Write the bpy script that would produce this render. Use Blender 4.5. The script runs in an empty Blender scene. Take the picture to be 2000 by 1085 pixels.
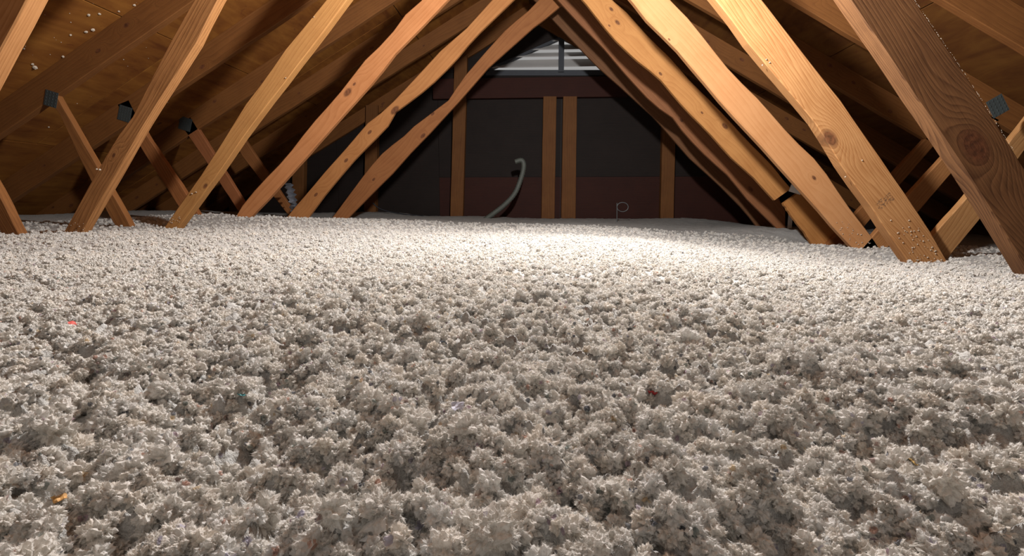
import bpy, bmesh, math, random
import numpy as np
from mathutils import Vector, Matrix, noise

S = bpy.context.scene
COL = S.collection
rng = random.Random(7)
nrng = np.random.default_rng(7)

# ------------------------------------------------------------------ camera
F_PX, CZ = 1000.0, 0.45
PITCH = math.atan((542.5 - 405) / F_PX)
YAW = math.atan(60 / F_PX)
cam = bpy.data.objects.new('camera', bpy.data.cameras.new('camera'))
COL.objects.link(cam)
cam.location = (0, 0, CZ)
cam.rotation_euler = (math.radians(90) - PITCH, 0, YAW)
cam.data.sensor_fit = 'HORIZONTAL'
cam.data.sensor_width = 36.0
cam.data.lens = 36.0 * F_PX / 2000.0
cam.data.clip_start = 0.01
S.camera = cam

# ------------------------------------------------------------------ world, lights, exposure
w = bpy.data.worlds.new('world'); S.world = w; w.use_nodes = True
w.node_tree.nodes['Background'].inputs[0].default_value = (0.92, 0.90, 0.88, 1)
w.node_tree.nodes['Background'].inputs[1].default_value = 0.34
S.view_settings.view_transform = 'Standard'
S.view_settings.look = 'None'
S.view_settings.gamma = 1.0
S.view_settings.use_curve_mapping = False
S.view_settings.exposure = 0.16

def point_light(name, loc, power, size, color):
    d = bpy.data.lights.new(name, 'POINT'); d.energy = power; d.shadow_soft_size = size; d.color = color
    o = bpy.data.objects.new(name, d); o.location = loc; COL.objects.link(o); return o
# the work light hanging between the first two trusses, above the frame
point_light('work_light', (0.16, 1.86, 1.52), 240, 0.05, (1.0, 0.985, 0.98))
# added fill lamp above and behind the camera, lifts the foreground
d = bpy.data.lights.new('fill_light', 'AREA'); d.energy = 3.0; d.size = 0.7; d.color = (1.0, 0.97, 0.93)
o = bpy.data.objects.new('fill_light', d); o.location = (-0.2, -0.35, 1.95); COL.objects.link(o)
o.rotation_euler = (math.radians(8), 0, 0)

# ------------------------------------------------------------------ projection helpers (survey points -> metres)
def ray(px, py):
    v = [(px - 1000) / F_PX, 1.0, -(py - 542.5) / F_PX]
    c, s = math.cos(-PITCH), math.sin(-PITCH)
    v = [v[0], v[1] * c - v[2] * s, v[1] * s + v[2] * c]
    c, s = math.cos(YAW), math.sin(YAW)
    return Vector((v[0] * c - v[1] * s, v[0] * s + v[1] * c, v[2]))
def at(px, py, Y):
    r = ray(px, py)
    return Vector((r.x * Y / r.y, Y, r.z * Y / r.y + CZ))

# roof underside (bottom edge of the top chords) and sheathing
SL = 0.57
RIDGE_X, RIDGE_Z = -0.166, 2.514
CHORD = 0.14
UP = CHORD * math.sqrt(1 + SL * SL)
def roof_low(x):
    return RIDGE_Z - SL * abs(x - RIDGE_X)

# ------------------------------------------------------------------ node helpers
class NT:
    def __init__(s, mat):
        s.t = mat.node_tree; s.n = s.t.nodes; s.l = s.t.links
    def add(s, typ, **kw):
        n = s.n.new(typ)
        for k, v in kw.items(): setattr(n, k, v)
        return n
    def put(s, sock, v):
        if isinstance(v, bpy.types.NodeSocket): s.l.new(v, sock)
        elif v is not None:
            try: sock.default_value = v
            except Exception: sock.default_value = tuple(v) + (1,)
    def math(s, op, a, b=None, c=None, clamp=False):
        n = s.add('ShaderNodeMath', operation=op, use_clamp=clamp)
        s.put(n.inputs[0], a)
        if b is not None: s.put(n.inputs[1], b)
        if c is not None: s.put(n.inputs[2], c)
        return n.outputs[0]
    def vmath(s, op, a, b=None):
        n = s.add('ShaderNodeVectorMath', operation=op)
        s.put(n.inputs[0], a)
        if b is not None: s.put(n.inputs[1], b)
        return n.outputs['Value'] if op in ('LENGTH', 'DOT_PRODUCT', 'DISTANCE') else n.outputs[0]
    def noise(s, vec, scale, detail=3, rough=.5, dist=0):
        n = s.add('ShaderNodeTexNoise'); s.put(n.inputs['Vector'], vec)
        n.inputs['Scale'].default_value = scale; n.inputs['Detail'].default_value = detail
        n.inputs['Roughness'].default_value = rough; n.inputs['Distortion'].default_value = dist
        return n.outputs['Fac']
    def ramp(s, fac, stops, interp='LINEAR'):
        n = s.add('ShaderNodeValToRGB'); s.put(n.inputs[0], fac); cr = n.color_ramp
        cr.interpolation = interp
        while len(cr.elements) < len(stops): cr.elements.new(.5)
        for e, (p, c) in zip(cr.elements, stops): e.position = p; e.color = tuple(c) + (1,) if len(c) == 3 else c
        return n.outputs[0]
    def mix(s, fac, a, b, blend='MIX'):
        n = s.add('ShaderNodeMix', data_type='RGBA', blend_type=blend)
        s.put(n.inputs[0], fac); s.put(n.inputs[6], a); s.put(n.inputs[7], b)
        return n.outputs[2]

def newmat(name):
    m = bpy.data.materials.new(name); m.use_nodes = True
    return m, NT(m), m.node_tree.nodes['Principled BSDF']

WG = .62
def wood(name, light, dark, knots=(), rings=9.0, contrast=1.0, seed=0.0, stamp=None, swirl=0.35):
    """pine: x runs along the piece, y across its wide face; knots = (x, y, radius)"""
    m, t, b = newmat(name)
    tc = t.add('ShaderNodeTexCoord'); P = tc.outputs['Object']
    P = t.vmath('ADD', P, (seed * 3.1, 0, 0)) if False else P
    sep = t.add('ShaderNodeSeparateXYZ'); t.put(sep.inputs[0], P)
    mp = t.add('ShaderNodeMapping'); t.put(mp.inputs['Vector'], P)
    mp.inputs['Scale'].default_value = (1, 7, 7); mp.inputs['Location'].default_value = (seed * 7.3, seed * 3.7, seed)
    n1 = t.noise(mp.outputs[0], 1.1, 2, .5)
    base = t.math('ADD', t.math('MULTIPLY', t.math('ADD', sep.outputs[1], t.math('MULTIPLY', sep.outputs[2], 1.3)), rings * 11), t.math('MULTIPLY', n1, rings * swirl * 4))
    phase = base
    dark_k = None
    for (kx, ky, kr) in knots:
        v = t.vmath('MULTIPLY', t.vmath('SUBTRACT', P, (kx, ky, 0)), (0.55 / kr, 1 / kr, 0.25 / kr))
        dd = t.math('ADD', t.vmath('LENGTH', v), t.math('MULTIPLY', t.math('SUBTRACT', n1, .5), .5))
        wgt = t.math('POWER', 2.718, t.math('MULTIPLY', t.math('MULTIPLY', dd, dd), -0.12))
        push = t.math('MULTIPLY', t.math('MULTIPLY', wgt, rings * 2.2), dd)
        sgn = t.math('MULTIPLY', push, 1.0)
        n = t.add('ShaderNodeMix', data_type='FLOAT'); t.put(n.inputs[0], wgt); t.put(n.inputs[2], phase)
        t.put(n.inputs[3], t.math('MULTIPLY', dd, rings * .42)); phase = n.outputs[0]
        k = t.math('SUBTRACT', 1.0, t.math('MULTIPLY', t.math('SUBTRACT', dd, .55), 2.2, clamp=True), clamp=True)
        dark_k = k if dark_k is None else t.math('MAXIMUM', dark_k, k)
    s1 = t.math('FRACT', phase)
    ringv = t.ramp(s1, [(0, (0, 0, 0)), (.62, (.55, .55, .55)), (.86, (1, 1, 1)), (1, (0, 0, 0))])
    mp2 = t.add('ShaderNodeMapping'); t.put(mp2.inputs['Vector'], P)
    mp2.inputs['Scale'].default_value = (3, 90, 90); mp2.inputs['Location'].default_value = (seed, seed, seed)
    fine = t.noise(mp2.outputs[0], 2.0, 4, .6)
    blot = t.noise(P, 5.0, 3, .6)
    fac = t.math('ADD', t.math('MULTIPLY', ringv, .45 * contrast), t.math('MULTIPLY', t.math('SUBTRACT', fine, .45), .9 * contrast))
    fac = t.math('ADD', fac, t.math('MULTIPLY', t.math('SUBTRACT', blot, .5), 1.1), clamp=True)
    light = (light[0] * WG, light[1] * WG * .86, light[2] * WG * .78, 1); dark = (dark[0] * WG * .95, dark[1] * WG * .78, dark[2] * WG * .65, 1)
    col = t.mix(fac, light, dark)
    if dark_k is not None:
        kc = t.ramp(t.noise(P, 60, 3), [(.3, (.045, .014, .006)), (.7, (.16, .055, .022))])
        col = t.mix(t.math('MULTIPLY', dark_k, .85), col, kc)
    if stamp:
        # faded ink grade stamp
        v = t.vmath('SUBTRACT', P, (stamp[0], stamp[1], 0))
        sp = t.add('ShaderNodeSeparateXYZ'); t.put(sp.inputs[0], v)
        inx = t.math('LESS_THAN', t.math('ABSOLUTE', sp.outputs[0]), .022)
        iny = t.math('LESS_THAN', t.math('ABSOLUTE', sp.outputs[1]), .042)
        inz = t.math('LESS_THAN', sp.outputs[2], .004)
        nn = t.math('GREATER_THAN', t.noise(P, 110, 2, .6), .52)
        a = t.math('MULTIPLY', t.math('MULTIPLY', inx, iny), t.math('MULTIPLY', nn, inz))
        col = t.mix(t.math('MULTIPLY', a, .6), col, (.05, .035, .03, 1))
    t.put(b.inputs['Base Color'], col)
    b.inputs['Roughness'].default_value = .72
    b.inputs['Specular IOR Level'].default_value = .25
    bp = t.add('ShaderNodeBump'); bp.inputs['Strength'].default_value = .35; bp.inputs['Distance'].default_value = .002
    t.put(bp.inputs['Height'], t.math('SUBTRACT', t.math('MULTIPLY', fine, 1.0), t.math('MULTIPLY', ringv, .3)))
    t.put(b.inputs['Normal'], bp.outputs[0])
    return m

PINE_L, PINE_D = (.66, .36, .145, 1), (.36, .155, .045, 1)
DIM_L, DIM_D = (.42, .20, .075, 1), (.21, .085, .027, 1)

def plain(name, color, rough=.6, metal=0.0, nscale=20, namp=.25):
    m, t, b = newmat(name)
    tc = t.add('ShaderNodeTexCoord')
    n = t.noise(tc.outputs['Object'], nscale, 4, .6)
    c2 = tuple(c * (1 - namp) for c in color[:3]) + (1,)
    t.put(b.inputs['Base Color'], t.mix(n, c2, color)); b.inputs['Roughness'].default_value = rough
    b.inputs['Metallic'].default_value = metal
    return m

M_PLATE = plain('galvanised_plate', (.10, .12, .12, 1), .55, .6)
M_PLATE_BRIGHT = plain('bright_plate', (.80, .84, .84, 1), .5, .05)
M_FOIL = plain('foil', (.62, .64, .68, 1), .28, .85, 50)
M_VENT = plain('vent_paint', (.55, .53, .51, 1), .6, 0, 8, .15)
M_DARKMETAL = plain('dark_metal', (.05, .055, .065, 1), .6, .2)
M_HOSE = plain('hose_plastic', (.11, .12, .10, 1), .6, 0, 30, .4)
M_CABLE = plain('black_cable', (.02, .02, .025, 1), .6)
M_WIRE = plain('grey_wire', (.12, .13, .13, 1), .45, .3)
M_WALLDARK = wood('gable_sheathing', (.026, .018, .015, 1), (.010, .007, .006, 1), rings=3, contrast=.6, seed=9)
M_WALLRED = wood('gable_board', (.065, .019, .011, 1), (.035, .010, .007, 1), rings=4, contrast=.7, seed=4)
M_DRYWALL = plain('drywall', (.4, .39, .37, 1), .9)

def sheet_mat(name, seed, tone=1.0):
    """plywood / strand board seen from below: blotchy red brown, stains, faint grain"""
    m, t, b = newmat(name)
    tc = t.add('ShaderNodeTexCoord'); P = tc.outputs['Object']
    mp = t.add('ShaderNodeMapping'); t.put(mp.inputs['Vector'], P)
    mp.inputs['Scale'].default_value = (1.0, 5, 5); mp.inputs['Location'].default_value = (seed * 5.1, seed * 2.3, 0)
    g = t.noise(mp.outputs[0], 2.2, 5, .62, .6)
    mp2 = t.add('ShaderNodeMapping'); t.put(mp2.inputs['Vector'], P); mp2.inputs['Location'].default_value = (seed * 9, seed, 0)
    bl = t.noise(mp2.outputs[0], 2.6, 4, .6, .4)
    col = t.ramp(t.math('ADD', t.math('MULTIPLY', g, .6), t.math('MULTIPLY', bl, .45)),
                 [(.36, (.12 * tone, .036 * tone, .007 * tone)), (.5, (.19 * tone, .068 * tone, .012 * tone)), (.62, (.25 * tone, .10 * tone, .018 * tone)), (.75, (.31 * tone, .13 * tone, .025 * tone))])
    st = t.ramp(t.noise(mp2.outputs[0], 14, 3, .7, .8), [(.66, (0, 0, 0)), (.74, (1, 1, 1))])
    col = t.mix(t.math('MULTIPLY', st, .55), col, (.085, .018, .008, 1))
    vor = t.add('ShaderNodeTexVoronoi'); vor.inputs['Scale'].default_value = 2.1; t.put(vor.inputs['Vector'], mp2.outputs[0])
    kd = t.math('LESS_THAN', t.math('ADD', vor.outputs['Distance'], t.math('MULTIPLY', bl, .03)), .055)
    col = t.mix(t.math('MULTIPLY', kd, .75), col, (.07, .02, .012, 1))
    t.put(b.inputs['Base Color'], col); b.inputs['Roughness'].default_value = .8
    b.inputs['Specular IOR Level'].default_value = .2
    bp = t.add('ShaderNodeBump'); bp.inputs['Strength'].default_value = .4; bp.inputs['Distance'].default_value = .003
    t.put(bp.inputs['Height'], g); t.put(b.inputs['Normal'], bp.outputs[0])
    return m
SHEETS = [sheet_mat('plywood_%d' % i, i + 1) for i in range(4)] + [sheet_mat('dark_plywood_%d' % i, i + 9, .5) for i in range(4)]  # second set is the same board in a darker tone, for the right slope

# ------------------------------------------------------------------ object helpers
def link(name, me, mat=None, parent=None, M=None):
    if mat is not None and not me.materials: me.materials.append(mat)
    o = bpy.data.objects.new(name, me); COL.objects.link(o)
    if parent is not None:
        o.parent = parent
        o.matrix_parent_inverse = Matrix.Identity(4)
        pm = Matrix.Translation(parent.location)
        o.matrix_basis = pm.inverted() @ (M if M is not None else Matrix.Identity(4))
    elif M is not None:
        o.matrix_world = M
    return o
def thing(name, label, cat, loc, group=None):
    o = bpy.data.objects.new(name, None); COL.objects.link(o); o.location = loc
    o.empty_display_size = .05
    o['label'] = label; o['category'] = cat
    if group: o['group'] = group
    return o
def struct(o):
    o['kind'] = 'structure'; return o
def mesh(name, V, Fc, smooth=False):
    me = bpy.data.meshes.new(name); me.from_pydata([tuple(v) for v in V], [], Fc); me.validate(); me.update()
    if smooth: me.polygons.foreach_set('use_smooth', [True] * len(me.polygons))
    return me
def bevel(me, wdt, seg=1):
    bm = bmesh.new(); bm.from_mesh(me)
    bmesh.ops.recalc_face_normals(bm, faces=bm.faces)
    es = [e for e in bm.edges if len(e.link_faces) == 2 and e.calc_face_angle(0) > .8]
    bmesh.ops.bevel(bm, geom=es, offset=wdt, segments=seg, affect='EDGES')
    bm.to_mesh(me); bm.free(); return me
def box_mesh(name, sx, sy, sz, bev=.003, origin=(0, 0, 0)):
    ox, oy, oz = origin
    V = [(ox + sx * i, oy + sy * j, oz + sz * k) for i in (-.5, .5) for j in (-.5, .5) for k in (-.5, .5)]
    Fc = [(0, 1, 3, 2), (4, 6, 7, 5), (0, 4, 5, 1), (2, 3, 7, 6), (0, 2, 6, 4), (1, 5, 7, 3)]
    me = mesh(name, V, Fc)
    bm = bmesh.new(); bm.from_mesh(me); bmesh.ops.recalc_face_normals(bm, faces=bm.faces); bm.to_mesh(me); bm.free()
    return bevel(me, bev) if bev else me
def tube_mesh(name, pts, r, n=10, ribs=0.0, rings=60, caps=True):
    P = [Vector(p) for p in pts]
    # catmull-rom resample
    out = []
    for i in range(rings + 1):
        u = i / rings * (len(P) - 1); k = min(int(u), len(P) - 2); f = u - k
        p0, p1, p2, p3 = P[max(k - 1, 0)], P[k], P[k + 1], P[min(k + 2, len(P) - 1)]
        out.append(.5 * ((2 * p1) + (p2 - p0) * f + (2 * p0 - 5 * p1 + 4 * p2 - p3) * f * f + (3 * p1 - p0 - 3 * p2 + p3) * f ** 3))
    V, Fc = [], []
    up = Vector((.3, -1, .2)).normalized()
    for i, p in enumerate(out):
        tdir = (out[min(i + 1, rings)] - out[max(i - 1, 0)]).normalized()
        a = tdir.cross(up).normalized(); b = tdir.cross(a)
        rr = r * (1 + ribs * (1 if i % 2 else -1))
        for j in range(n):
            t = 2 * math.pi * j / n
            V.append(p + a * math.cos(t) * rr + b * math.sin(t) * rr)
    for i in range(rings):
        for j in range(n):
            Fc.append((i * n + j, i * n + (j + 1) % n, (i + 1) * n + (j + 1) % n, (i + 1) * n + j))
    if caps:
        Fc.append(tuple(range(n))[::-1]); Fc.append(tuple(rings * n + j for j in range(n)))
    return mesh(name, V, Fc, True)

# ------------------------------------------------------------------ insulation surface height
CTRL = []
def base(px, py, Y): p = at(px, py, Y); CTRL.append((p.x, p.y, p.z))
for a in [(20, 460, 2.2), (147, 456, 2.2), (240, 443, 2.8), (341, 449, 2.8), (395, 418, 3.4), (485, 424, 3.4), (578, 429, 4.0), (662, 426, 4.6),
          (2000, 538, 2.0), (1818, 524, 2.6), (1688, 486, 3.2), (1620, 481, 3.8), (1525, 444, 4.4), (1476, 441, 5.0),
          (725, 414, 6), (895, 422, 6), (1110, 426, 6), (1305, 426, 6), (1840, 500, 2.6), (1730, 482, 3.2), (1900, 500, 2.7)]:
    base(*a)
CTRL += [(-4.5, 3, .42), (-4.6, 5.6, .42), (-3.4, 4.5, .42), (-4, 1.5, .36), (3.6, 2.2, .19), (3.0, 2.9, .19), (4.3, 4, .19), (3, 5.6, .2), (3.6, .5, .2),
         (0, 0, .24), (-.5, .35, .25), (.5, .35, .24), (0, .7, .25), (-1, .9, .28), (1, .9, .23), (0, 1.5, .27), (0, 2.4, .30), (0, 3.6, .30), (-1.6, .8, .31),
         (1.6, 1.0, .22), (-3, .2, .3), (3, -.8, .2), (-3, -1.2, .3), (0, -1, .25), (0, 4.8, .31)]
CT = np.array(CTRL)
def surf(X, Y):
    X = np.asarray(X, float); Y = np.asarray(Y, float)
    num = np.zeros(X.shape); den = np.zeros(X.shape)
    for x, y, z in CT:
        w_ = 1 / ((X - x) ** 2 + (Y - y) ** 2 + .03) ** 1.6
        num += w_ * z; den += w_
    return num / den

# ------------------------------------------------------------------ ROOM SHELL
YB, YF = -1.6, 6.0
XL, XR = -4.75, 4.42
floor = struct(link('floor', box_mesh('floor', 9.6, 8.0, .015, 0), M_DRYWALL, None, Matrix.Translation((-.166, 2.3, -.012))))

def roof(side, name):
    """plywood deck: staggered sheets on a slope, each its own board"""
    root = struct(bpy.data.objects.new(name, None)); COL.objects.link(root)
    ang = math.atan(SL); L = 5.35
    ux = Vector((side * math.cos(ang), 0, -math.sin(ang)))   # down slope
    nrm = Vector((side * math.sin(ang), 0, math.cos(ang)))
    ridge = Vector((RIDGE_X, 0, RIDGE_Z + UP))
    cache = {}
    row = 0; s = 0.0
    while s < L:
        e = min(s + 1.216, L)
        y = YB - (1.22 if row % 2 else 0.0)
        while y < YF + .05:
            y0, y1 = max(y, YB), min(y + 2.436, YF + .05)
            if y1 - y0 > .05:
                c = ridge + ux * ((s + e) / 2) + Vector((0, (y0 + y1) / 2, 0)) + nrm * .007
                key = (round(e - s, 3), round(y1 - y0, 3))
                if key not in cache: cache[key] = box_mesh('plywood_sheet', y1 - y0 - .003, e - s - .003, .012, .0015)
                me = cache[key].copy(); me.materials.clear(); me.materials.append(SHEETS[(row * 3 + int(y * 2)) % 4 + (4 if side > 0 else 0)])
                M = Matrix.Translation(c) @ Matrix((( 0, ux.x, nrm.x, 0), (1, 0, 0, 0), (0, ux.z, nrm.z, 0), (0, 0, 0, 1)))
                link('plywood_sheet', me, None, root, M)
            y += 2.439
        s += 1.219; row += 1
    # felt and shingles above, closing the joints
    me = box_mesh('roof_felt', YF - YB + .1, L + .02, .01, 0)
    c = ridge + ux * (L / 2) + Vector((0, (YB + YF) / 2, 0)) + nrm * .020
    M = Matrix.Translation(c) @ Matrix(((0, ux.x, nrm.x, 0), (1, 0, 0, 0), (0, ux.z, nrm.z, 0), (0, 0, 0, 1)))
    link('roof_felt', me, M_CABLE, root, M)
    return root
ceil_l = roof(-1, 'ceiling_left')
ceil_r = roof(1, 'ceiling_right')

# gable wall: studs, boards, header, with a triangular vent opening
VP = (at(1097, 70, 6.0), at(948, 136, 6.0), at(1246, 136, 6.0))   # vent opening corners
wall = struct(bpy.data.objects.new('wall_back', None)); COL.objects.link(wall)
YW = 6.06
def gable_top(x): return RIDGE_Z + UP - SL * abs(x - RIDGE_X) + .03
vz = VP[1].z
# boards of the gable sheathing, laid as sheets with recessed joints; below and beside the vent
def poly_board(name, pts, y0, th, mat):
    n = len(pts)
    V = [(x, y0, z) for x, z in pts] + [(x, y0 + th, z) for x, z in pts]
    Fc = [tuple(range(n)), tuple(range(2 * n - 1, n - 1, -1))] + [(i, (i + 1) % n, n + (i + 1) % n, n + i) for i in range(n)]
    me = mesh(name, V, Fc)
    bm = bmesh.new(); bm.from_mesh(me); bmesh.ops.recalc_face_normals(bm, faces=bm.faces); bm.to_mesh(me); bm.free()
    return link(name, me, mat, wall)
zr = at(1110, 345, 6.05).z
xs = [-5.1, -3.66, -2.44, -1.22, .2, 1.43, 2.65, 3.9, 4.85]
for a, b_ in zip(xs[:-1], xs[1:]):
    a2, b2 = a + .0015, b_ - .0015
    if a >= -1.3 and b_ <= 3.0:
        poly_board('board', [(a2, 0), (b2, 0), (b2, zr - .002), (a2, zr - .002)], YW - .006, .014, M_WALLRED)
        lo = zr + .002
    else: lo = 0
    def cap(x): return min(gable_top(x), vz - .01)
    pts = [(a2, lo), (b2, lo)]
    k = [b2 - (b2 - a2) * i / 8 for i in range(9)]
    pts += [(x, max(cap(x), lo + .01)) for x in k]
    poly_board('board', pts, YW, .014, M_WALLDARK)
# upper part around the vent: left, right, above
xl_, xr_, xp_ = VP[1].x, VP[2].x, VP[0].x
def top_for(x, z): return z
xe = RIDGE_X - (RIDGE_Z + UP + .03 - vz) / SL
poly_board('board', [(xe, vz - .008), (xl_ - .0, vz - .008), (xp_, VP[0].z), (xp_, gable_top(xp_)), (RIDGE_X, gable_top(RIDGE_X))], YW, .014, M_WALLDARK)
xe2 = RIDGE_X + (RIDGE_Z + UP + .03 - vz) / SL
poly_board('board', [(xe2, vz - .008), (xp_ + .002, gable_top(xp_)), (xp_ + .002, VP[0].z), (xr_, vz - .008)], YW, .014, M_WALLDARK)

def member(name, le, re, Y, th, mat_args, parent, ext_top=None, ext_bot=None, knots_px=(), jag=.0012, n=26, stamp_px=None, roofstop=True):
    """a sawn timber whose front face has the given left and right edges, at depth Y, th thick."""
    Lw = [at(x, y, Y) for x, y in le]; Rw = [at(x, y, Y) for x, y in re]
    # order from bottom to top
    if Lw[0].z > Lw[-1].z: Lw.reverse(); 
    if Rw[0].z > Rw[-1].z: Rw.reverse()
    def extend(P, top, bot):
        if bot is not None and P[0].z > bot:
            d_ = (P[0] - P[min(2, len(P) - 1)]).normalized(); s_ = (bot - P[0].z) / min(d_.z, -.1); P.insert(0, P[0] + d_ * s_)
        if top:
            d_ = (P[-1] - P[max(len(P) - 4, 0)]).normalized(); q = P[-1].copy(); k_ = 0
            while q.z < roof_low(q.x) + .01 and k_ < 400: q += d_ * .01; k_ += 1
            if k_ > 1: P.append(q)
        return P
    Lw = extend(Lw, ext_top, ext_bot); Rw = extend(Rw, ext_top, ext_bot)
    def resample(P):
        ds = [0]
        for a, b in zip(P, P[1:]): ds.append(ds[-1] + (b - a).length)
        out = []
        for i in range(n + 1):
            s_ = ds[-1] * i / n; k_ = 0
            while k_ < len(P) - 2 and ds[k_ + 1] < s_: k_ += 1
            f = (s_ - ds[k_]) / max(ds[k_ + 1] - ds[k_], 1e-6); out.append(P[k_].lerp(P[k_ + 1], f))
        return out
    A, B = resample(Lw), resample(Rw)
    bot = (A[0] + B[0]) / 2; top = (A[-1] + B[-1]) / 2
    xax = (top - bot).normalized(); zax = Vector((0, 1, 0)); yax = zax.cross(xax).normalized()
    M = Matrix((( xax.x, yax.x, zax.x, bot.x), (xax.y, yax.y, zax.y, bot.y), (xax.z, yax.z, zax.z, bot.z), (0, 0, 0, 1)))
    Mi = M.inverted()
    c = min(.004, th * .2)
    V, Fc = [], []
    rr = random.Random(hash((round(bot.x, 3), round(Y, 3))) & 0xffff)
    for i in range(n + 1):
        a, b = Mi @ A[i], Mi @ B[i]
        ja, jb = rr.uniform(-jag, jag), rr.uniform(-jag, jag)
        lo, hi = (a, b) if a.y < b.y else (b, a)
        x0, y0, x1, y1 = lo.x, lo.y + ja, hi.x, hi.y + jb
        sec = [(x0, y0 + c, 0), (x1, y1 - c, 0), (x1, y1, c), (x1, y1, th - c), (x1, y1 - c, th), (x0, y0 + c, th), (x0, y0, th - c), (x0, y0, c)]
        V += sec
    for i in range(n):
        for j in range(8):
            Fc.append((i * 8 + j, i * 8 + (j + 1) % 8, (i + 1) * 8 + (j + 1) % 8, (i + 1) * 8 + j))
    Fc += [tuple(range(8)), tuple(n * 8 + j for j in range(7, -1, -1))]
    me = mesh(name, V, Fc)
    bm = bmesh.new(); bm.from_mesh(me); bmesh.ops.recalc_face_normals(bm, faces=bm.faces); bm.to_mesh(me); bm.free()
    ks = []
    for (kx, ky, kr) in knots_px:
        p = Mi @ at(kx, ky, Y); ks.append((p.x, p.y, kr * Y / F_PX))
    st = None
    if stamp_px: p = Mi @ at(*stamp_px, Y); st = (p.x, p.y)
    mat = wood('pine_%s_%.2f_%.2f' % (name, bot.x, Y), *mat_args[:2], knots=ks, rings=mat_args[2], contrast=mat_args[3], seed=(bot.x * 1.7 + Y * 2.3) % 5, stamp=st)
    o = link(name, me, mat, parent, M)
    return o

# gable studs (parts of the back wall)
for le, re, lab in [([(449, 330), (447, 420)], [(468, 330), (467, 420)], None), ([(571, 270), (570, 420)], [(594, 270), (592, 420)], None),
                    ([(714, 205), (710, 425)], [(738, 205), (733, 425)], None), ([(886, 165), (879, 432)], [(911, 165), (904, 432)], None),
                    ([(1061, 188), (1057, 432)], [(1087, 188), (1083, 432)], None), ([(1100, 188), (1096, 434)], [(1127, 188), (1124, 434)], None),
                    ([(1294, 235), (1290, 432)], [(1320, 235), (1316, 432)], None), ([(1500, 330), (1498, 440)], [(1524, 330), (1522, 440)], None),
                    ([(300, 372), (299, 420)], [(324, 372), (323, 420)], None)]:
    member('stud', le, re, 5.96, .09, (( .27, .125, .038, 1), (.15, .06, .018, 1), 4, .8), wall, ext_top=not (1050 < le[0][0] < 1110), ext_bot=.05, jag=.0015, n=10)
# header across the gable under the vent
hz0, hz1 = at(1100, 190, 5.98).z, at(1100, 150, 5.98).z
hx0 = RIDGE_X - (RIDGE_Z - hz1) / SL; hx1 = RIDGE_X + (RIDGE_Z - hz1) / SL
link('header', box_mesh('header', hx1 - hx0, .07, hz1 - hz0, .003), M_WALLRED, wall, Matrix.Translation(((hx0 + hx1) / 2, 6.012, (hz0 + hz1) / 2)))
# gable end chords (slanted 2x4 against the wall)
def chord_obj(side, Y, th, parent, name='top_chord', seedm=None, dep=CHORD):
    ang = math.atan(SL); L = 5.1
    ux = Vector((side * math.cos(ang), 0, -math.sin(ang))); nrm = Vector((side * math.sin(ang), 0, math.cos(ang)))
    s0 = SL * dep / math.sqrt(1 + 0) * 0.0
    # miter at the ridge: lower edge starts at the ridge line too
    t_ = dep * math.tan(ang)
    n = 40; V, Fc = [], []
    c = .003; rr = random.Random(int(Y * 100) + side)
    for i in range(n + 1):
        f = i / n; j1, j2 = rr.uniform(-.0015, .0015), 0
        xlo = t_ * 0 + (L) * f; xhi = -t_ + (L + t_) * f if False else (L) * f + (t_ * (1 - f))
        # lower edge begins at s=0 (directly below ridge), upper edge begins further up: s = -t_
        lo = L * f; hi = -0 + L * f
        hi = (-t_) * (1 - f) + L * f
        a0, a1 = 0 + j1, dep
        V += [(lo, a0 + c, 0), (hi, a1, 0), (hi, a1, th), (lo, a0 + c, th), (lo, a0, th - c), (lo, a0, c)]
    for i in range(n):
        for j in range(6):
            Fc.append((i * 6 + j, i * 6 + (j + 1) % 6, (i + 1) * 6 + (j + 1) % 6, (i + 1) * 6 + j))
    Fc += [tuple(range(6)), tuple(n * 6 + j for j in range(5, -1, -1))]
    me = mesh(name, V, Fc)
    # local: x down slope, y normal (up), z world +Y
    O = Vector((RIDGE_X, Y, RIDGE_Z))
    M = Matrix(((ux.x, nrm.x, 0, O.x), (0, 0, 1, O.y), (ux.z, nrm.z, 0, O.z), (0, 0, 0, 1)))
    bm = bmesh.new(); bm.from_mesh(me); bmesh.ops.recalc_face_normals(bm, faces=bm.faces); bm.to_mesh(me); bm.free()
    r2 = random.Random(int(Y * 31) + side * 5)
    ks = [(r2.uniform(.6, 4.5), r2.uniform(.03, .11), r2.uniform(.009, .016)) for _ in range(5)]
    mat = wood('pine_chord_%d_%.1f' % (side, Y), (.30, .135, .038, 1), (.16, .065, .018, 1), knots=ks, rings=4, contrast=.8, seed=r2.uniform(0, 5))
    return link(name, me, mat, parent, M)
for s_ in (-1, 1): chord_obj(s_, 6.0 - .0, .045, wall, 'rafter')

# house siding behind the boards, open only at the vent
for pts in ([(-5.1, 0), (4.85, 0), (RIDGE_X + (RIDGE_Z + UP + .03 - vz) / SL, vz - .02), (RIDGE_X - (RIDGE_Z + UP + .03 - vz) / SL, vz - .02)],
            [(xe, vz - .02), (xl_, vz - .02), (xp_, VP[0].z + .005), (xp_, gable_top(xp_)), (RIDGE_X, gable_top(RIDGE_X))],
            [(xe2, vz - .02), (xp_, gable_top(xp_)), (xp_, VP[0].z + .005), (xr_, vz - .02)]):
    poly_board('siding', pts, YW + .0145, .01, M_CABLE)

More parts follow.
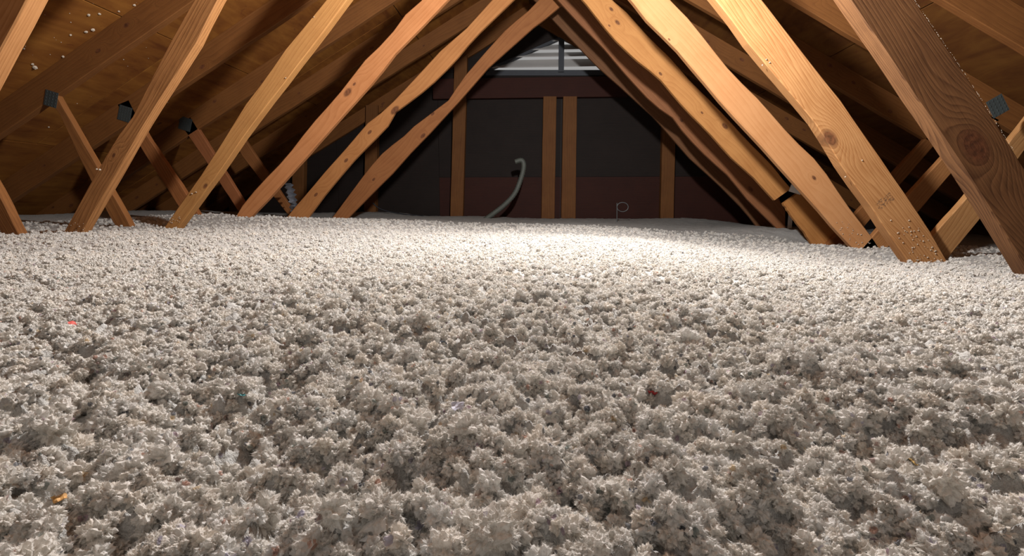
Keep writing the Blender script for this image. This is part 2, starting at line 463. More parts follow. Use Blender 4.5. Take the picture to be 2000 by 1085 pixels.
# vent
ventc = Vector(((VP[1].x + VP[2].x) / 2, YW, vz))
vent = thing('gable_vent', 'triangular grey louvred gable vent at the far end of the attic', 'vent', ventc)
def strip(name, a, b, wd, y0, th, mat, parent):
    a, b = Vector(a), Vector(b); d_ = (b - a).normalized(); nn = Vector((-d_.z, 0, d_.x)) * wd / 2
    V = [a + nn, b + nn, b - nn, a - nn]; V = [Vector((v.x, y0, v.z)) for v in V] + [Vector((v.x, y0 + th, v.z)) for v in V]
    me = mesh(name, V, [(0, 1, 2, 3), (7, 6, 5, 4), (0, 4, 5, 1), (1, 5, 6, 2), (2, 6, 7, 3), (3, 7, 4, 0)])
    bm = bmesh.new(); bm.from_mesh(me); bmesh.ops.recalc_face_normals(bm, faces=bm.faces); bm.to_mesh(me); bm.free()
    return link(name, me, mat, parent)
rows = [(133, 112), (113, 98.5), (99.5, 83), (83, 74)]
sl_v = (VP[0].z - vz) / (VP[0].x - VP[1].x)
for yb_, yt_ in rows:
    zb, zt = at(1097, yb_, 6.08).z, at(1097, yt_, 6.08).z
    zb += .004
    # blade leans outward going up; lower inner edge turned down
    wb = (VP[0].z - zb) / sl_v; wt = max((VP[0].z - zt) / sl_v, .01)
    mid = VP[0].x
    V = []
    prof = [(-.045, zb, wb), (-.04, zb + .012, wb), (.03, zt - .012, wt), (.045, zt - .018, wt)]
    for (yy, zz, ww) in prof:
        ww = max((VP[0].z - zz) / sl_v, .01)
        V += [(mid - ww, YW + .02 + yy, zz), (mid + ww, YW + .02 + yy, zz)]
    Fc = [(2 * i, 2 * i + 1, 2 * i + 3, 2 * i + 2) for i in range(3)]
    me = mesh('louver', V, Fc); o = link('louver', me, M_VENT, vent)
    o.modifiers.new('s', 'SOLIDIFY').thickness = .0025
strip('mullion', (VP[0].x + .0, 0, VP[0].z), (VP[0].x, 0, vz - .03), .062, YW - .045, .02, M_DARKMETAL, vent)
for a, b in ((VP[0], VP[1]), (VP[0], VP[2])): strip('frame', a, b, .03, YW - .012, .05, M_DARKMETAL, vent)
strip('frame', VP[1] + Vector((0, 0, -.02)), VP[2] + Vector((0, 0, -.02)), .06, YW - .012, .05, M_DARKMETAL, vent)

# ------------------------------------------------------------------ TRUSSES
def plate(parent, px, py, Y, w_, h_, rot, mat=None):
    """toothed nail plate"""
    me = box_mesh('gusset_plate', w_, .0016, h_, 0)
    bm = bmesh.new(); bm.from_mesh(me)
    nx, nz = max(int(w_ / .016), 2), max(int(h_ / .016), 2)
    for i in range(nx):
        for k in range(nz):
            x = -w_ / 2 + (i + .5) * w_ / nx; z = -h_ / 2 + (k + .5) * h_ / nz
            bmesh.ops.create_cube(bm, size=1, matrix=Matrix.Translation((x, -.0015, z)) @ Matrix.Diagonal((.003, .002, .008, 1)))
    bm.to_mesh(me); bm.free()
    p = at(px, py, Y); p.y = Y - .0015
    return link('gusset_plate', me, mat or M_PLATE, parent, Matrix.Translation(p) @ Matrix.Rotation(rot, 4, 'Y'))

def truss(label, Y, Yr=None):
    t = thing('roof_truss', label, 'truss', (RIDGE_X, Y, .06), 'roof trusses')
    chord_obj(-1, Y, .045, t); chord_obj(1, (Yr or Y), .045, t)
    # bottom chord, buried in the insulation
    me = box_mesh('bottom_chord', 8.6, .04, .09, .002)
    link('bottom_chord', me, M_BOTTOM, t, Matrix.Translation((RIDGE_X, (Y + (Yr or Y)) / 2, .052)))
    return t
M_BOTTOM = wood('pine_bottom', DIM_L, DIM_D, seed=2)
A = lambda L_, D_, r=6, c=1.0: (L_, D_, r, c)

T0 = truss('nearest roof truss, only an orange web edge crossing the top left corner', 1.6)
member('web', [(-48, -20), (-100, 99), (-190, 290)], [(52, 0), (0, 99), (-90, 270)], 1.6, .062, A(PINE_L, PINE_D), T0, True, .06)

T1 = truss('truss with the widest web, dark grained with a big round knot, at far right', 2.2, 2.0)
member('web', [(378, 0), (322, 100), (257, 230), (221, 277), (122, 456)], [(426, 0), (380, 92), (290, 230), (159, 456)], 2.2, .047,
       A((.60, .32, .12, 1), (.26, .12, .04, 1), 6, 1.3), T1, True, .06, knots_px=[(222, 303, 3.5)])
member('web', [(-104, 300), (-62, 370), (5, 458)][0:3], [(-46, 300), (0, 382), (33, 449)], 2.2, .045, A((.40, .19, .06, 1), (.2, .085, .027, 1)), T1, True, .06)
member('web', [(1660, 0), (1706, 67), (1779, 175), (1871, 310), (1939, 418), (2000, 516), (2030, 566)],
       [(1786, 0), (1892, 155), (1980, 294), (2000, 326), (2110, 500)], 2.0, .075, A((.31, .165, .07, 1), (.10, .045, .018, 1), 8, 1.4), T1, True, .06,
       knots_px=[(1905, 285, 26)])

T2 = truss('second full truss, its right web swirled round a knot and ink-stamped near the bottom', 2.8, 2.6)
member('web', [(637, 0), (559, 94), (513, 159), (478, 205), (446, 258), (400, 330), (323, 440)],
       [(678, 0), (621, 76), (570, 143), (492, 244), (428, 336), (345, 450)], 2.8, .055, A((.62, .35, .12, 1), (.40, .19, .055, 1), 4, .8), T2, True, .06,
       knots_px=[(401, 363, 4), (350, 250, 4)])
member('web', [(85, 188), (113, 217), (157, 313), (217, 429), (228, 445)], [(109, 184), (198, 338), (256, 442), (259, 450)], 2.8, .04,
       A((.42, .20, .065, 1), (.2, .085, .027, 1)), T2, True, .06)
member('web', [(1398, 0), (1430, 41), (1465, 90), (1523, 157), (1600, 249), (1632, 305), (1658, 345), (1699, 401), (1740, 463), (1785, 526)],
       [(1488, 0), (1518, 37), (1550, 78), (1600, 143), (1639, 191), (1681, 253), (1743, 341), (1810, 439), (1858, 523)], 2.6, .07,
       A((.68, .40, .17, 1), (.42, .19, .06, 1), 7, 1.4), T2, True, .06, knots_px=[(1622, 270, 13)], stamp_px=(1728, 393))
member('web', [(1822, 459), (1890, 384), (1975, 273), (2060, 165)], [(1856, 498), (1918, 423), (1993, 304), (2076, 200)], 2.68, .04,
       A((.60, .36, .15, 1), (.36, .18, .06, 1), 5, 1.1), T2, True, .06)
plate(T2, 100, 193, 2.8, .075, .085, .3)
plate(T2, 1948, 207, 2.6, .075, .085, -.55)

T3 = truss('third full truss, its right web the smoothest and brightest orange of all', 3.4, 3.2)
member('web', [(815, 9), (792, 28), (769, 60), (739, 92), (718, 111), (651, 196), (603, 249), (557, 309), (499, 369), (474, 399), (460, 424)],
       [(873, 0), (836, 40), (800, 76), (777, 97), (736, 152), (681, 212), (616, 286), (579, 327), (530, 382), (493, 420)], 3.4, .04,
       A((.66, .32, .13, 1), (.46, .19, .06, 1), 3, .8), T3, True, .06, knots_px=[(679, 180, 7), (692, 164, 3)])
member('web', [(229, 205), (276, 290), (346, 399), (372, 440)], [(252, 195), (289, 268), (358, 369), (396, 430)], 3.4, .04,
       A((.46, .20, .07, 1), (.25, .10, .03, 1)), T3, True, .06)
member('web', [(1233, 0), (1273, 51), (1310, 83), (1356, 138), (1411, 203), (1462, 258), (1517, 318), (1550, 355), (1604, 415), (1637, 454), (1667, 485)],
       [(1308, 0), (1338, 28), (1375, 74), (1430, 143), (1486, 198), (1546, 267), (1600, 318), (1629, 361), (1668, 419), (1706, 465), (1716, 484)], 3.2, .045,
       A((.74, .42, .19, 1), (.58, .28, .10, 1), 3, .7), T3, True, .06, knots_px=[(1590, 347, 3.5), (1307, 77, 2)])
member('web', [(1706, 459), (1773, 382), (1840, 310), (1900, 240)], [(1737, 480), (1794, 413), (1861, 335), (1935, 255)], 3.2, .04,
       A((.55, .29, .11, 1), (.34, .15, .05, 1)), T3, True, .06)
plate(T3, 244, 222, 3.4, .09, .10, .3)

T4 = truss('fourth full truss, its right web butted from two lengths over a bright plate', 4.0, 3.8)
member('web', [(961, 0), (911, 55), (860, 99), (800, 164), (755, 212), (718, 240), (663, 304), (630, 341), (603, 373), (577, 403), (559, 426)],
       [(1003, 0), (984, 18), (924, 76), (888, 120), (851, 157), (833, 173), (792, 204), (769, 221), (762, 240), (723, 281), (695, 309), (640, 373), (598, 430)], 4.0, .035,
       A((.62, .31, .11, 1), (.42, .18, .055, 1), 3, .8), T4, True, .06, knots_px=[(771, 215, 6), (722, 258, 3), (676, 313, 3), (617, 380, 3)])
member('web', [(356, 245), (361, 256), (400, 312), (465, 412), (475, 430)], [(372, 228), (425, 312), (477, 396), (497, 430)], 4.0, .04,
       A((.48, .20, .08, 1), (.26, .10, .035, 1)), T4, True, .06)
up = member('web', [(1139, 0), (1196, 72), (1241, 115), (1288, 152), (1334, 207), (1389, 263), (1430, 309), (1476, 350), (1513, 391)],
       [(1196, 0), (1224, 24), (1269, 74), (1311, 115), (1343, 152), (1403, 212), (1458, 272), (1504, 318), (1545, 368)], 3.8, .04,
       A((.70, .38, .13, 1), (.50, .23, .07, 1), 3, .8), T4, True, None, knots_px=[(1206, 44, 4), (1190, 50, 2), (1194, 18, 3), (1416, 246, 5), (1290, 144, 3), (1371, 220, 2)])
member('web', [(1530, 397), (1554, 432), (1574, 457), (1590, 482)], [(1563, 374), (1590, 405), (1621, 443), (1659, 482)], 3.84, .04,
       A((.66, .34, .11, 1), (.46, .21, .06, 1), 3, .8), T4, False, .06, jag=.0025)
member('web', [(1670, 418), (1742, 341), (1810, 268), (1850, 225)], [(1691, 439), (1758, 361), (1820, 289), (1868, 240)], 3.8, .04,
       A((.45, .21, .07, 1), (.25, .10, .03, 1)), T4, True, .06)
plate(T4, 362, 242, 4.0, .10, .10, .3)
plate(T4, 1554, 370, 3.79, .085, .05, .3, M_PLATE_BRIGHT)

T5 = truss('fifth full truss, thin brown webs either side of the dark gable', 4.6, 4.4)
member('web', [(1030, 23), (994, 51), (952, 97), (901, 157), (878, 194), (800, 253), (792, 263), (750, 295), (718, 332), (649, 425)],
       [(1076, 28), (1040, 55), (989, 101), (952, 134), (892, 203), (841, 258), (805, 295), (764, 341), (723, 382), (680, 426)], 4.6, .035,
       A((.50, .23, .085, 1), (.33, .13, .045, 1), 3, .8), T5, True, .06, knots_px=[(826, 265, 4), (845, 222, 3), (730, 350, 3)])
member('web', [(462, 275), (469, 300), (559, 415), (575, 435)], [(472, 262), (490, 290), (568, 405), (590, 432)], 4.6, .04,
       A((.42, .19, .065, 1), (.24, .10, .03, 1)), T5, True, .06)
member('web', [(1090, 0), (1123, 37), (1182, 97), (1228, 152), (1278, 205), (1315, 230), (1338, 262), (1384, 309), (1426, 346), (1458, 387), (1495, 424), (1518, 446)],
       [(1150, 0), (1206, 74), (1251, 115), (1298, 152), (1344, 207), (1399, 263), (1440, 309), (1486, 350), (1525, 391), (1534, 412), (1534, 446)], 4.4, .035,
       A((.40, .19, .085, 1), (.26, .115, .045, 1), 3, .8), T5, True, .06, knots_px=[(1466, 369, 4), (1331, 235, 3)])
plate(T5, 1543, 430, 4.39, .035, .14, 0, M_PLATE_BRIGHT)

T6 = truss('farthest roof truss, dim right web just in front of the gable vent', 5.2, 5.0)
member('web', [(1063, 20), (1105, 66), (1168, 131), (1228, 184), (1283, 235), (1347, 309), (1403, 359), (1458, 415), (1478, 443)],
       [(1110, 20), (1150, 60), (1200, 115), (1260, 174), (1325, 230), (1392, 300), (1445, 350), (1490, 400), (1520, 443)], 5.0, .035,
       A((.27, .14, .065, 1), (.17, .08, .035, 1), 3, .8), T6, True, .06)

# ------------------------------------------------------------------ fluff that stuck to the timber and the roof
M_SPECK = plain('stuck_fluff', (.50, .43, .34, 1), 1.0, 0, 200, .2)
def hit_left_roof(px, py):
    r_ = ray(px, py)   # solve CZ + k*rz = RIDGE_Z + UP + SL*(k*rx - RIDGE_X)
    k = (RIDGE_Z + UP - SL * RIDGE_X - CZ) / (r_.z - SL * r_.x)
    return Vector((k * r_.x, k * r_.y, CZ + k * r_.z))
def specks(pts, label):
    V, Fc = [], []
    for (p, sz) in pts:
        bm = bmesh.new(); bmesh.ops.create_icosphere(bm, subdivisions=1, radius=sz)
        o_ = Vector((rng.random() * 50, 0, 0)); n0 = len(V)
        for v in bm.verts: V.append(tuple(p + v.co * (.7 + .9 * abs(noise.noise(v.co.normalized() * 2 + o_)))))
        Fc += [tuple(n0 + v.index for v in f.verts) for f in bm.faces]; bm.free()
    o = link('stuck_fluff', mesh('stuck_fluff', V, Fc), M_SPECK)
    o['kind'] = 'stuff'; o['label'] = label; o['category'] = 'insulation'
L_ = []
for px, py, q in [(173, 29, 5), (194, 27, 4), (168, 62, 5), (182, 58, 6), (203, 75, 4), (123, 110, 4), (68, 131, 7), (64, 125, 4), (138, 68, 3), (100, 140, 3), (30, 60, 3), (47, 95, 3),
                  (262, 10, 4), (232, 22, 3), (300, 35, 3), (240, 55, 3), (20, 200, 4), (95, 248, 3)]:
    p = hit_left_roof(px, py); L_.append((p, q * p.length / F_PX * .5))
for _ in range(60):
    p = hit_left_roof(rng.uniform(0, 420), rng.uniform(-10, 230)); L_.append((p, rng.uniform(.001, .0035)))
specks(L_, 'small pale tufts of insulation stuck to the underside of the left roof boards')
L_ = []
for _ in range(70):
    f = rng.random() ** 1.6
    L_.append((at(1818 - 62 * f + rng.uniform(-26, 30), 518 - 90 * f, 2.598), rng.uniform(.0012, .0045)))
for _ in range(26):
    f = rng.random()
    L_.append((at(1690 - 45 * f + rng.uniform(-22, 20), 480 - 48 * f, 3.198), rng.uniform(.0015, .0045)))
for px, py in [(1497, 116), (1503, 122), (1489, 127), (1651, 345), (1684, 313)]: L_.append((at(px, py, 2.597), .004))
for _ in range(14): L_.append((at(rng.uniform(128, 165), rng.uniform(430, 456), 2.198), rng.uniform(.001, .003)))
for _ in range(16): L_.append((at(rng.uniform(330, 352), rng.uniform(420, 446), 2.798), rng.uniform(.0015, .004)))
for px, py, q in [(195, 331, 5), (189, 330, 4), (375, 378, 4), (383, 375, 4), (558, 152, 3), (613, 33, 3)]: L_.append((at(px, py, 2.19 if px < 200 else 2.795), q * .0012))
specks(L_, 'pale crumbs of insulation clinging to the feet and faces of the webs')
L_ = []
for i in range(150):
    f = rng.random(); x_ = 1786 + (1980 - 1786) * f; y_ = 294 * f
    if f < .54: x_, y_ = 1786 + 106 * f / .54, 155 * f / .54
    else: x_, y_ = 1892 + 88 * (f - .54) / .46, 155 + 139 * (f - .54) / .46
    L_.append((at(x_ + rng.uniform(-.6, 1.2), y_, 1.997), rng.uniform(.0005, .0013)))
specks(L_, 'fine white fuzz along the upper edge of the widest dark web at far right')

# ------------------------------------------------------------------ small things at the far end
p0 = at(943, 433, 5.5)
hose = tube_mesh('flexible_hose', [at(x, y, 5.5) - p0 for x, y in [(932, 441), (945, 430), (962, 418), (985, 400), (1005, 378), (1017, 350), (1023, 325), (1019, 313), (1006, 316)]], .026, 12, .08, 90)
o = link('flexible_hose', hose, M_HOSE, None, Matrix.Translation(p0)); o['label'] = 'grey ribbed hose rising in a curve from insulation before the gable wall'; o['category'] = 'hose'
p0 = at(1205, 432, 5.2)
t = thing('wire_rod', 'thin grey rod with a curled loop on top, near the gable wall', 'rod', p0)
link('stem', tube_mesh('stem', [at(1205, y, 5.2) for y in (445, 425, 410, 396)], .0045, 6, 0, 12), M_WIRE, t)
link('loop', tube_mesh('loop', [at(1205 + 11 - 11 * math.cos(a), 404 - 9 * math.sin(a), 5.2) for a in [i * .52 for i in range(13)]], .0045, 6, 0, 40), M_WIRE, t)
# crumpled foil strip standing between the webs
p0 = at(580, 420, 4.3)
V, Fc = [], []
rr = random.Random(3)
for i in range(15):
    f = i / 14
    c_ = at(563 + 16 * f, 357 + 66 * f, 4.3); dz = .022 * (1 if i % 2 else -1)
    for k_ in (-1, 0, 1):
        V.append((c_.x + k_ * .034 + rr.uniform(-.004, .004), 4.3 + dz + rr.uniform(-.006, .006), c_.z + rr.uniform(-.005, .005)))
for i in range(14):
    for k_ in (0, 1): Fc.append((i * 3 + k_, i * 3 + k_ + 1, i * 3 + k_ + 4, i * 3 + k_ + 3))
me = mesh('foil_strip', [Vector(v) - p0 for v in V], Fc)
o = link('foil_strip', me, M_FOIL, None, Matrix.Translation(p0)); o['label'] = 'crumpled silver foil strip standing between the webs left of the gable'; o['category'] = 'foil'
o.modifiers.new('s', 'SOLIDIFY').thickness = .0015
p0 = at(738, 405, 5.6)
cb = tube_mesh('cable', [at(x, y, 5.6) - p0 for x, y in [(728, 396), (740, 406), (760, 413), (790, 418), (830, 423), (850, 436)]], .007, 6, 0, 40)
o = link('cable', cb, M_CABLE, None, Matrix.Translation(p0)); o['label'] = 'thin black cable drooping from a gable stud into the insulation'; o['category'] = 'cable'

# ------------------------------------------------------------------ CELLULOSE INSULATION
def cellulose(name, gain=1.0):
    m, t, b = newmat(name)
    tc = t.add('ShaderNodeTexCoord'); geo = t.add('ShaderNodeNewGeometry'); P = geo.outputs['Position']
    oi = t.add('ShaderNodeObjectInfo')
    fine = t.noise(P, 420, 3, .7)
    med = t.noise(P, 70, 3, .6)
    c = t.ramp(t.math('ADD', t.math('MULTIPLY', fine, .65), t.math('MULTIPLY', med, .35)),
               [(.30, (.50, .48, .445)), (.45, (.73, .715, .68)), (.6, (.87, .86, .835)), (.74, (.96, .96, .955))])
    # coloured and inky paper flecks
    vor = t.add('ShaderNodeTexVoronoi'); vor.inputs['Scale'].default_value = 150; t.put(vor.inputs['Vector'], P)
    hs = t.add('ShaderNodeSeparateColor'); t.put(hs.inputs[0], vor.outputs['Color'])
    sel = t.math('MULTIPLY', t.math('GREATER_THAN', hs.outputs[0], .90), t.math('LESS_THAN', vor.outputs['Distance'], .42))
    fc = t.ramp(hs.outputs[1], [(0, (.10, .12, .16)), (.18, (.42, .30, .38)), (.32, (.62, .38, .30)), (.44, (.85, .84, .80)), (.58, (.25, .30, .28)), (.70, (.50, .48, .60)),
                                (.80, (.70, .56, .36)), (.88, (.35, .24, .22)), (.95, (.90, .90, .88))], 'CONSTANT')
    c = t.mix(t.math('MULTIPLY', sel, .75), c, fc)
    tint = t.ramp(oi.outputs['Random'], [(0, (.80, .78, .75)), (.25, (1, .98, .95)), (.6, (.95, .95, .95)), (1, (1.0, .96, .91))])
    c = t.mix(1.0, c, tint, 'MULTIPLY')
    if gain != 1: c = t.mix(1.0, c, (gain, gain, gain * .99, 1), 'MULTIPLY')
    t.put(b.inputs['Base Color'], c)
    b.inputs['Roughness'].default_value = 1.0; b.inputs['Specular IOR Level'].default_value = 0.05
    return m, t, b
M_CELL, t_, b_ = cellulose('cellulose', .56)  # bed darker than the tufts: shade of the hollows put into its colour
bp = t_.add('ShaderNodeBump'); bp.inputs['Strength'].default_value = .9; bp.inputs['Distance'].default_value = .006
geo = t_.add('ShaderNodeNewGeometry')
t_.put(bp.inputs['Height'], t_.noise(geo.outputs['Position'], 160, 4, .7)); t_.put(b_.inputs['Normal'], bp.outputs[0])
M_TUFT, t_, b_ = cellulose('cellulose_tuft')
tr = t_.add('ShaderNodeBsdfTranslucent'); mx = t_.add('ShaderNodeMixShader'); mx.inputs[0].default_value = .36
bc = b_.inputs['Base Color'].links[0].from_socket
t_.put(tr.inputs[0], bc); t_.l.new(b_.outputs[0], mx.inputs[1]); t_.l.new(tr.outputs[0], mx.inputs[2])
t_.l.new(mx.outputs[0], [n for n in t_.n if n.bl_idname == 'ShaderNodeOutputMaterial'][0].inputs[0])

# value noise / fbm in numpy
def vnoise(x, y, seed):
    r = np.random.default_rng(seed); T = r.random((256, 256))
    xi, yi = np.floor(x).astype(int), np.floor(y).astype(int); fx, fy = x - xi, y - yi
    fx = fx * fx * fx * (fx * (fx * 6 - 15) + 10); fy = fy * fy * fy * (fy * (fy * 6 - 15) + 10)
    xi %= 256; yi %= 256; x1, y1 = (xi + 1) % 256, (yi + 1) % 256
    return (T[xi, yi] * (1 - fx) * (1 - fy) + T[x1, yi] * fx * (1 - fy) + T[xi, y1] * (1 - fx) * fy + T[x1, y1] * fx * fy) - .5
def lumps(X, Y):
    wx = X + .03 * vnoise(X * 14, Y * 14, 31); wy = Y + .03 * vnoise(X * 14, Y * 14, 32)
    h = .040 * vnoise(wx * 3.1, wy * 3.1, 1)
    h += .030 * vnoise(wx * 9, wy * 9, 2)
    h += .034 * vnoise(wx * 21, wy * 21, 3)
    b = 1 - 2 * np.abs(vnoise(wx * 42, wy * 42, 4)); h += .030 * (b - .5)
    h += .019 * vnoise(X * 95, Y * 95, 5) + .006 * vnoise(X * 210, Y * 210, 6)
    return h
def calm(X, Y):
    """lumps are deep in the rough foreground, combed flatter farther in"""
    return 1.0 / (1 + np.exp((np.hypot(X, Y) - .95) * 5.0)) * .84 + .16
NR, NA = 900, 900
r_ = .12 * (8.6 / .12) ** (np.linspace(0, 1, NR))
a_ = np.linspace(-math.radians(78), math.radians(78), NA)
R_, A_ = np.meshgrid(r_, a_, indexing='ij')
GX = R_ * np.sin(A_); GY = R_ * np.cos(A_)
GX = np.clip(GX, XL + .1, XR - .1); GY = np.clip(GY, -1.5, 5.955)
GZ = surf(GX, GY) + lumps(GX, GY) * calm(GX, GY)
GZ = np.minimum(GZ, RIDGE_Z - SL * np.abs(GX - RIDGE_X) + .02)
V = np.stack([GX, GY, GZ], -1).reshape(-1, 3)
idx = np.arange(NR * NA).reshape(NR, NA)
Fq = np.stack([idx[:-1, :-1], idx[:-1, 1:], idx[1:, 1:], idx[1:, :-1]], -1).reshape(-1, 4)
P4 = V[Fq]
area = np.linalg.norm(np.cross(P4[:, 2] - P4[:, 0], P4[:, 3] - P4[:, 1]), axis=1)
Fq = Fq[area > 1e-9]
def np_mesh(name, V, Fq):
    me = bpy.data.meshes.new(name)
    me.vertices.add(len(V)); me.vertices.foreach_set('co', np.ascontiguousarray(V, np.float32).ravel())
    k = Fq.shape[1]
    me.loops.add(Fq.size); me.loops.foreach_set('vertex_index', np.ascontiguousarray(Fq, np.int32).ravel())
    me.polygons.add(len(Fq)); me.polygons.foreach_set('loop_start', np.arange(0, Fq.size, k, dtype=np.int32))
    me.update(calc_edges=True); return me
me = np_mesh('insulation', V, Fq[:, ::-1])
me.polygons.foreach_set('use_smooth', [True] * len(me.polygons))
ins = link('insulation', me, M_CELL)
ins['kind'] = 'stuff'; ins['label'] = 'deep bed of fluffy pale grey blown cellulose insulation covering the attic floor'; ins['category'] = 'insulation'

# tuft variants: ragged woolly lump with fine paper fibres standing out
def tuft(seed, chips=2400):
    r = random.Random(seed); g = np.random.default_rng(seed)
    bm = bmesh.new(); bmesh.ops.create_icosphere(bm, subdivisions=4, radius=.5)
    off = Vector((seed * 7.7, seed * 3.1, 0))
    for v in bm.verts:
        d_ = v.co.normalized()
        k = 1 + .7 * noise.noise(d_ * 1.7 + off) + .5 * noise.noise(d_ * 3.6 + off) + .22 * noise.noise(d_ * 9 + off)
        v.co = d_ * .40 * max(k, .3)
    surfv = [v.co.copy() for v in bm.verts]
    me = bpy.data.meshes.new('tuft'); bm.to_mesh(me); bm.free()
    V = [tuple(v.co) for v in me.vertices]; Fc = [tuple(p.vertices) for p in me.polygons]
    for _ in range(chips):
        p = r.choice(surfv); d_ = (p.normalized() + Vector((r.gauss(0, .6), r.gauss(0, .6), r.gauss(0, .6)))).normalized()
        s1 = r.uniform(.04, .15); s2 = r.uniform(.007, .017)
        side_ = d_.cross(Vector((r.gauss(0, 1), r.gauss(0, 1), r.gauss(0, 1)))).normalized() * s2
        q = p - d_ * .02; n = len(V)
        bend = Vector((r.gauss(0, .03), r.gauss(0, .03), r.gauss(0, .03)))
        V += [tuple(q - side_ * .5), tuple(q + side_ * .5), tuple(q + d_ * s1 + bend)]
        Fc.append((n, n + 1, n + 2))
    me2 = mesh('tuft', V, Fc); me2.materials.append(M_TUFT)
    return bpy.data.objects.new('tuft_form', me2)
forms = [tuft(i + 1) for i in range(7)]

def scatter_points():
    pts = []; sc = []
    # (r0, r1, spacing, size)
    for r0, r1, sp, sz in [(.14, .45, .0052, .0108), (.45, .8, .0078, .0135), (.8, 1.3, .0092, .0125), (1.3, 2.1, .0118, .0115), (2.1, 3.0, .017, .0105), (3.0, 4.4, .030, .0115)]:
        half = math.radians(74)
        area = half * (r1 * r1 - r0 * r0); n = int(area / (sp * sp))
        rr = np.sqrt(nrng.random(n) * (r1 * r1 - r0 * r0) + r0 * r0); aa = (nrng.random(n) * 2 - 1) * half + math.radians(-3)
        pts.append(np.stack([rr * np.sin(aa), rr * np.cos(aa)], -1))
        sc.append(sz * np.exp(nrng.normal(0, .27, n)))
    P = np.concatenate(pts); s = np.concatenate(sc)
    L_ = lumps(P[:, 0], P[:, 1])
    # clumping: tufts pile up on the high spots, hollows stay open
    keep = nrng.random(len(P)) < np.clip(.85 + L_ * 14, .5, 1)
    P, s, L_ = P[keep], s[keep], L_[keep]
    z = surf(P[:, 0], P[:, 1]) + L_ * calm(P[:, 0], P[:, 1]) + s * nrng.uniform(-.15, .35, len(s))
    return np.concatenate([P, z[:, None]], 1), s
PP, SS = scatter_points()
me = bpy.data.meshes.new('insulation_tufts'); me.vertices.add(len(PP)); me.vertices.foreach_set('co', PP.astype(np.float32).ravel())
at_ = me.attributes.new('size', 'FLOAT', 'POINT'); at_.data.foreach_set('value', SS.astype(np.float32))
at_ = me.attributes.new('turn', 'FLOAT_VECTOR', 'POINT'); at_.data.foreach_set('vector', (nrng.random((len(PP), 3)) * 6.283).astype(np.float32).ravel())
me.update()
tf = link('insulation_tufts', me)
tf['kind'] = 'stuff'; tf['label'] = 'loose grey-beige cellulose tufts and paper flecks on top of the insulation bed'; tf['category'] = 'insulation'
ng = bpy.data.node_groups.new('tuft_scatter', 'GeometryNodeTree')
ng.interface.new_socket('Geometry', in_out='INPUT', socket_type='NodeSocketGeometry')
ng.interface.new_socket('Geometry', in_out='OUTPUT', socket_type='NodeSocketGeometry')
N = ng.nodes; Lk = ng.links
gi, go = N.new('NodeGroupInput'), N.new('NodeGroupOutput')
g2i = N.new('GeometryNodeGeometryToInstance')
for fo in forms[::-1]:
    oi = N.new('GeometryNodeObjectInfo'); oi.inputs['Object'].default_value = fo; oi.inputs['As Instance'].default_value = True
    Lk.new(oi.outputs['Geometry'], g2i.inputs[0])
# each form arrives as its own instance; join them directly so pick-instance can choose
jn = N.new('GeometryNodeJoinGeometry')
for n_ in [x for x in N if x.bl_idname == 'GeometryNodeObjectInfo']: Lk.new(n_.outputs['Geometry'], jn.inputs[0])
N.remove(g2i)
iop = N.new('GeometryNodeInstanceOnPoints'); iop.inputs['Pick Instance'].default_value = True
rv = N.new('FunctionNodeRandomValue'); rv.data_type = 'INT'; rv.inputs[4].default_value = 0; rv.inputs[5].default_value = len(forms) - 1
Lk.new(rv.outputs[2], iop.inputs['Instance Index'])
na = N.new('GeometryNodeInputNamedAttribute'); na.data_type = 'FLOAT'; na.inputs[0].default_value = 'size'
nb = N.new('GeometryNodeInputNamedAttribute'); nb.data_type = 'FLOAT_VECTOR'; nb.inputs[0].default_value = 'turn'
m2p = N.new('GeometryNodeMeshToPoints')
Lk.new(gi.outputs[0], m2p.inputs[0]); Lk.new(m2p.outputs[0], iop.inputs['Points']); Lk.new(jn.outputs[0], iop.inputs['Instance'])
Lk.new(na.outputs[0], iop.inputs['Scale'])
e2r = N.new('FunctionNodeEulerToRotation'); Lk.new(nb.outputs[0], e2r.inputs[0]); Lk.new(e2r.outputs[0], iop.inputs['Rotation'])
Lk.new(iop.outputs[0], go.inputs[0])
md = tf.modifiers.new('scatter', 'NODES'); md.node_group = ng
print('tufts', len(PP))

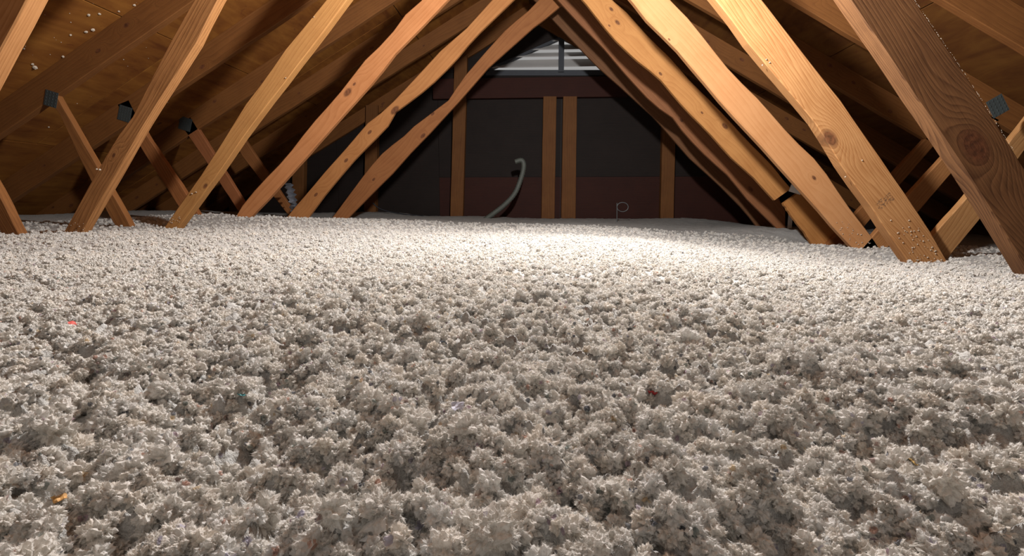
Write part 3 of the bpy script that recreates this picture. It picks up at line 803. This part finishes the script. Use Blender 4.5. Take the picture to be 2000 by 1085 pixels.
# ------------------------------------------------------------------ coloured paper scraps lying on the insulation
def ground(px, py):
    r_ = ray(px, py); k = .12
    while k < 4:
        p = Vector((0, 0, CZ)) + r_ * k
        X = np.array([p.x]); Y = np.array([p.y])
        h = float((surf(X, Y) + lumps(X, Y) * calm(X, Y))[0]) + .006
        if p.z < h: return p
        k += .003
    return p
for (px, py, q, colr, lab) in [
        (1274, 772, 16, (.42, .03, .03, 1), 'small crumpled red paper scrap on the insulation, right of centre'),
        (145, 637, 13, (.55, .08, .06, 1), 'tiny red paper chip on the insulation near the left edge'),
        (712, 1056, 18, (.88, .88, .86, 1), 'white paper chip on the insulation at the bottom edge'),
        (868, 673, 13, (.05, .08, .12, 1), 'dark blue paper chip on the insulation, centre'),
        (474, 775, 13, (.06, .30, .32, 1), 'teal paper scrap sunk in the insulation, left of centre'),
        (124, 979, 15, (.70, .38, .12, 1), 'orange paper chip on the insulation at lower left'),
        (1778, 905, 14, (.62, .42, .14, 1), 'yellow-brown paper chip on the insulation at lower right'),
        (895, 798, 22, (.62, .62, .72, 1), 'pale lilac paper scrap on the insulation, just left of centre'),
        (1128, 960, 15, (.90, .88, .84, 1), 'white paper chip on the insulation, lower centre'),
        (1450, 737, 12, (.86, .85, .80, 1), 'small white paper chip on the insulation, right of the red scrap')]:
    p = ground(px, py); sz = q * (p - Vector((0, 0, CZ))).length / F_PX
    V, Fc = [], []
    n = 4
    for i in range(n + 1):
        for j in range(n + 1):
            V.append(((i / n - .5) * sz * (1 + rng.uniform(-.15, .15)), (j / n - .5) * sz * .8 * (1 + rng.uniform(-.2, .2)), rng.uniform(-.12, .12) * sz))
    for i in range(n):
        for j in range(n): Fc.append((i * (n + 1) + j, (i + 1) * (n + 1) + j, (i + 1) * (n + 1) + j + 1, i * (n + 1) + j + 1))
    o = link('paper_scrap', mesh('paper_scrap', V, Fc), plain('scrap', colr, .7, 0, 300, .3), None,
             Matrix.Translation(p + Vector((0, -.002, .004))) @ Matrix.Rotation(rng.uniform(0, 3), 4, 'Z') @ Matrix.Rotation(rng.uniform(.3, .9), 4, 'X'))
    o.modifiers.new('s', 'SOLIDIFY').thickness = .0004
    o['label'] = lab; o['category'] = 'paper'
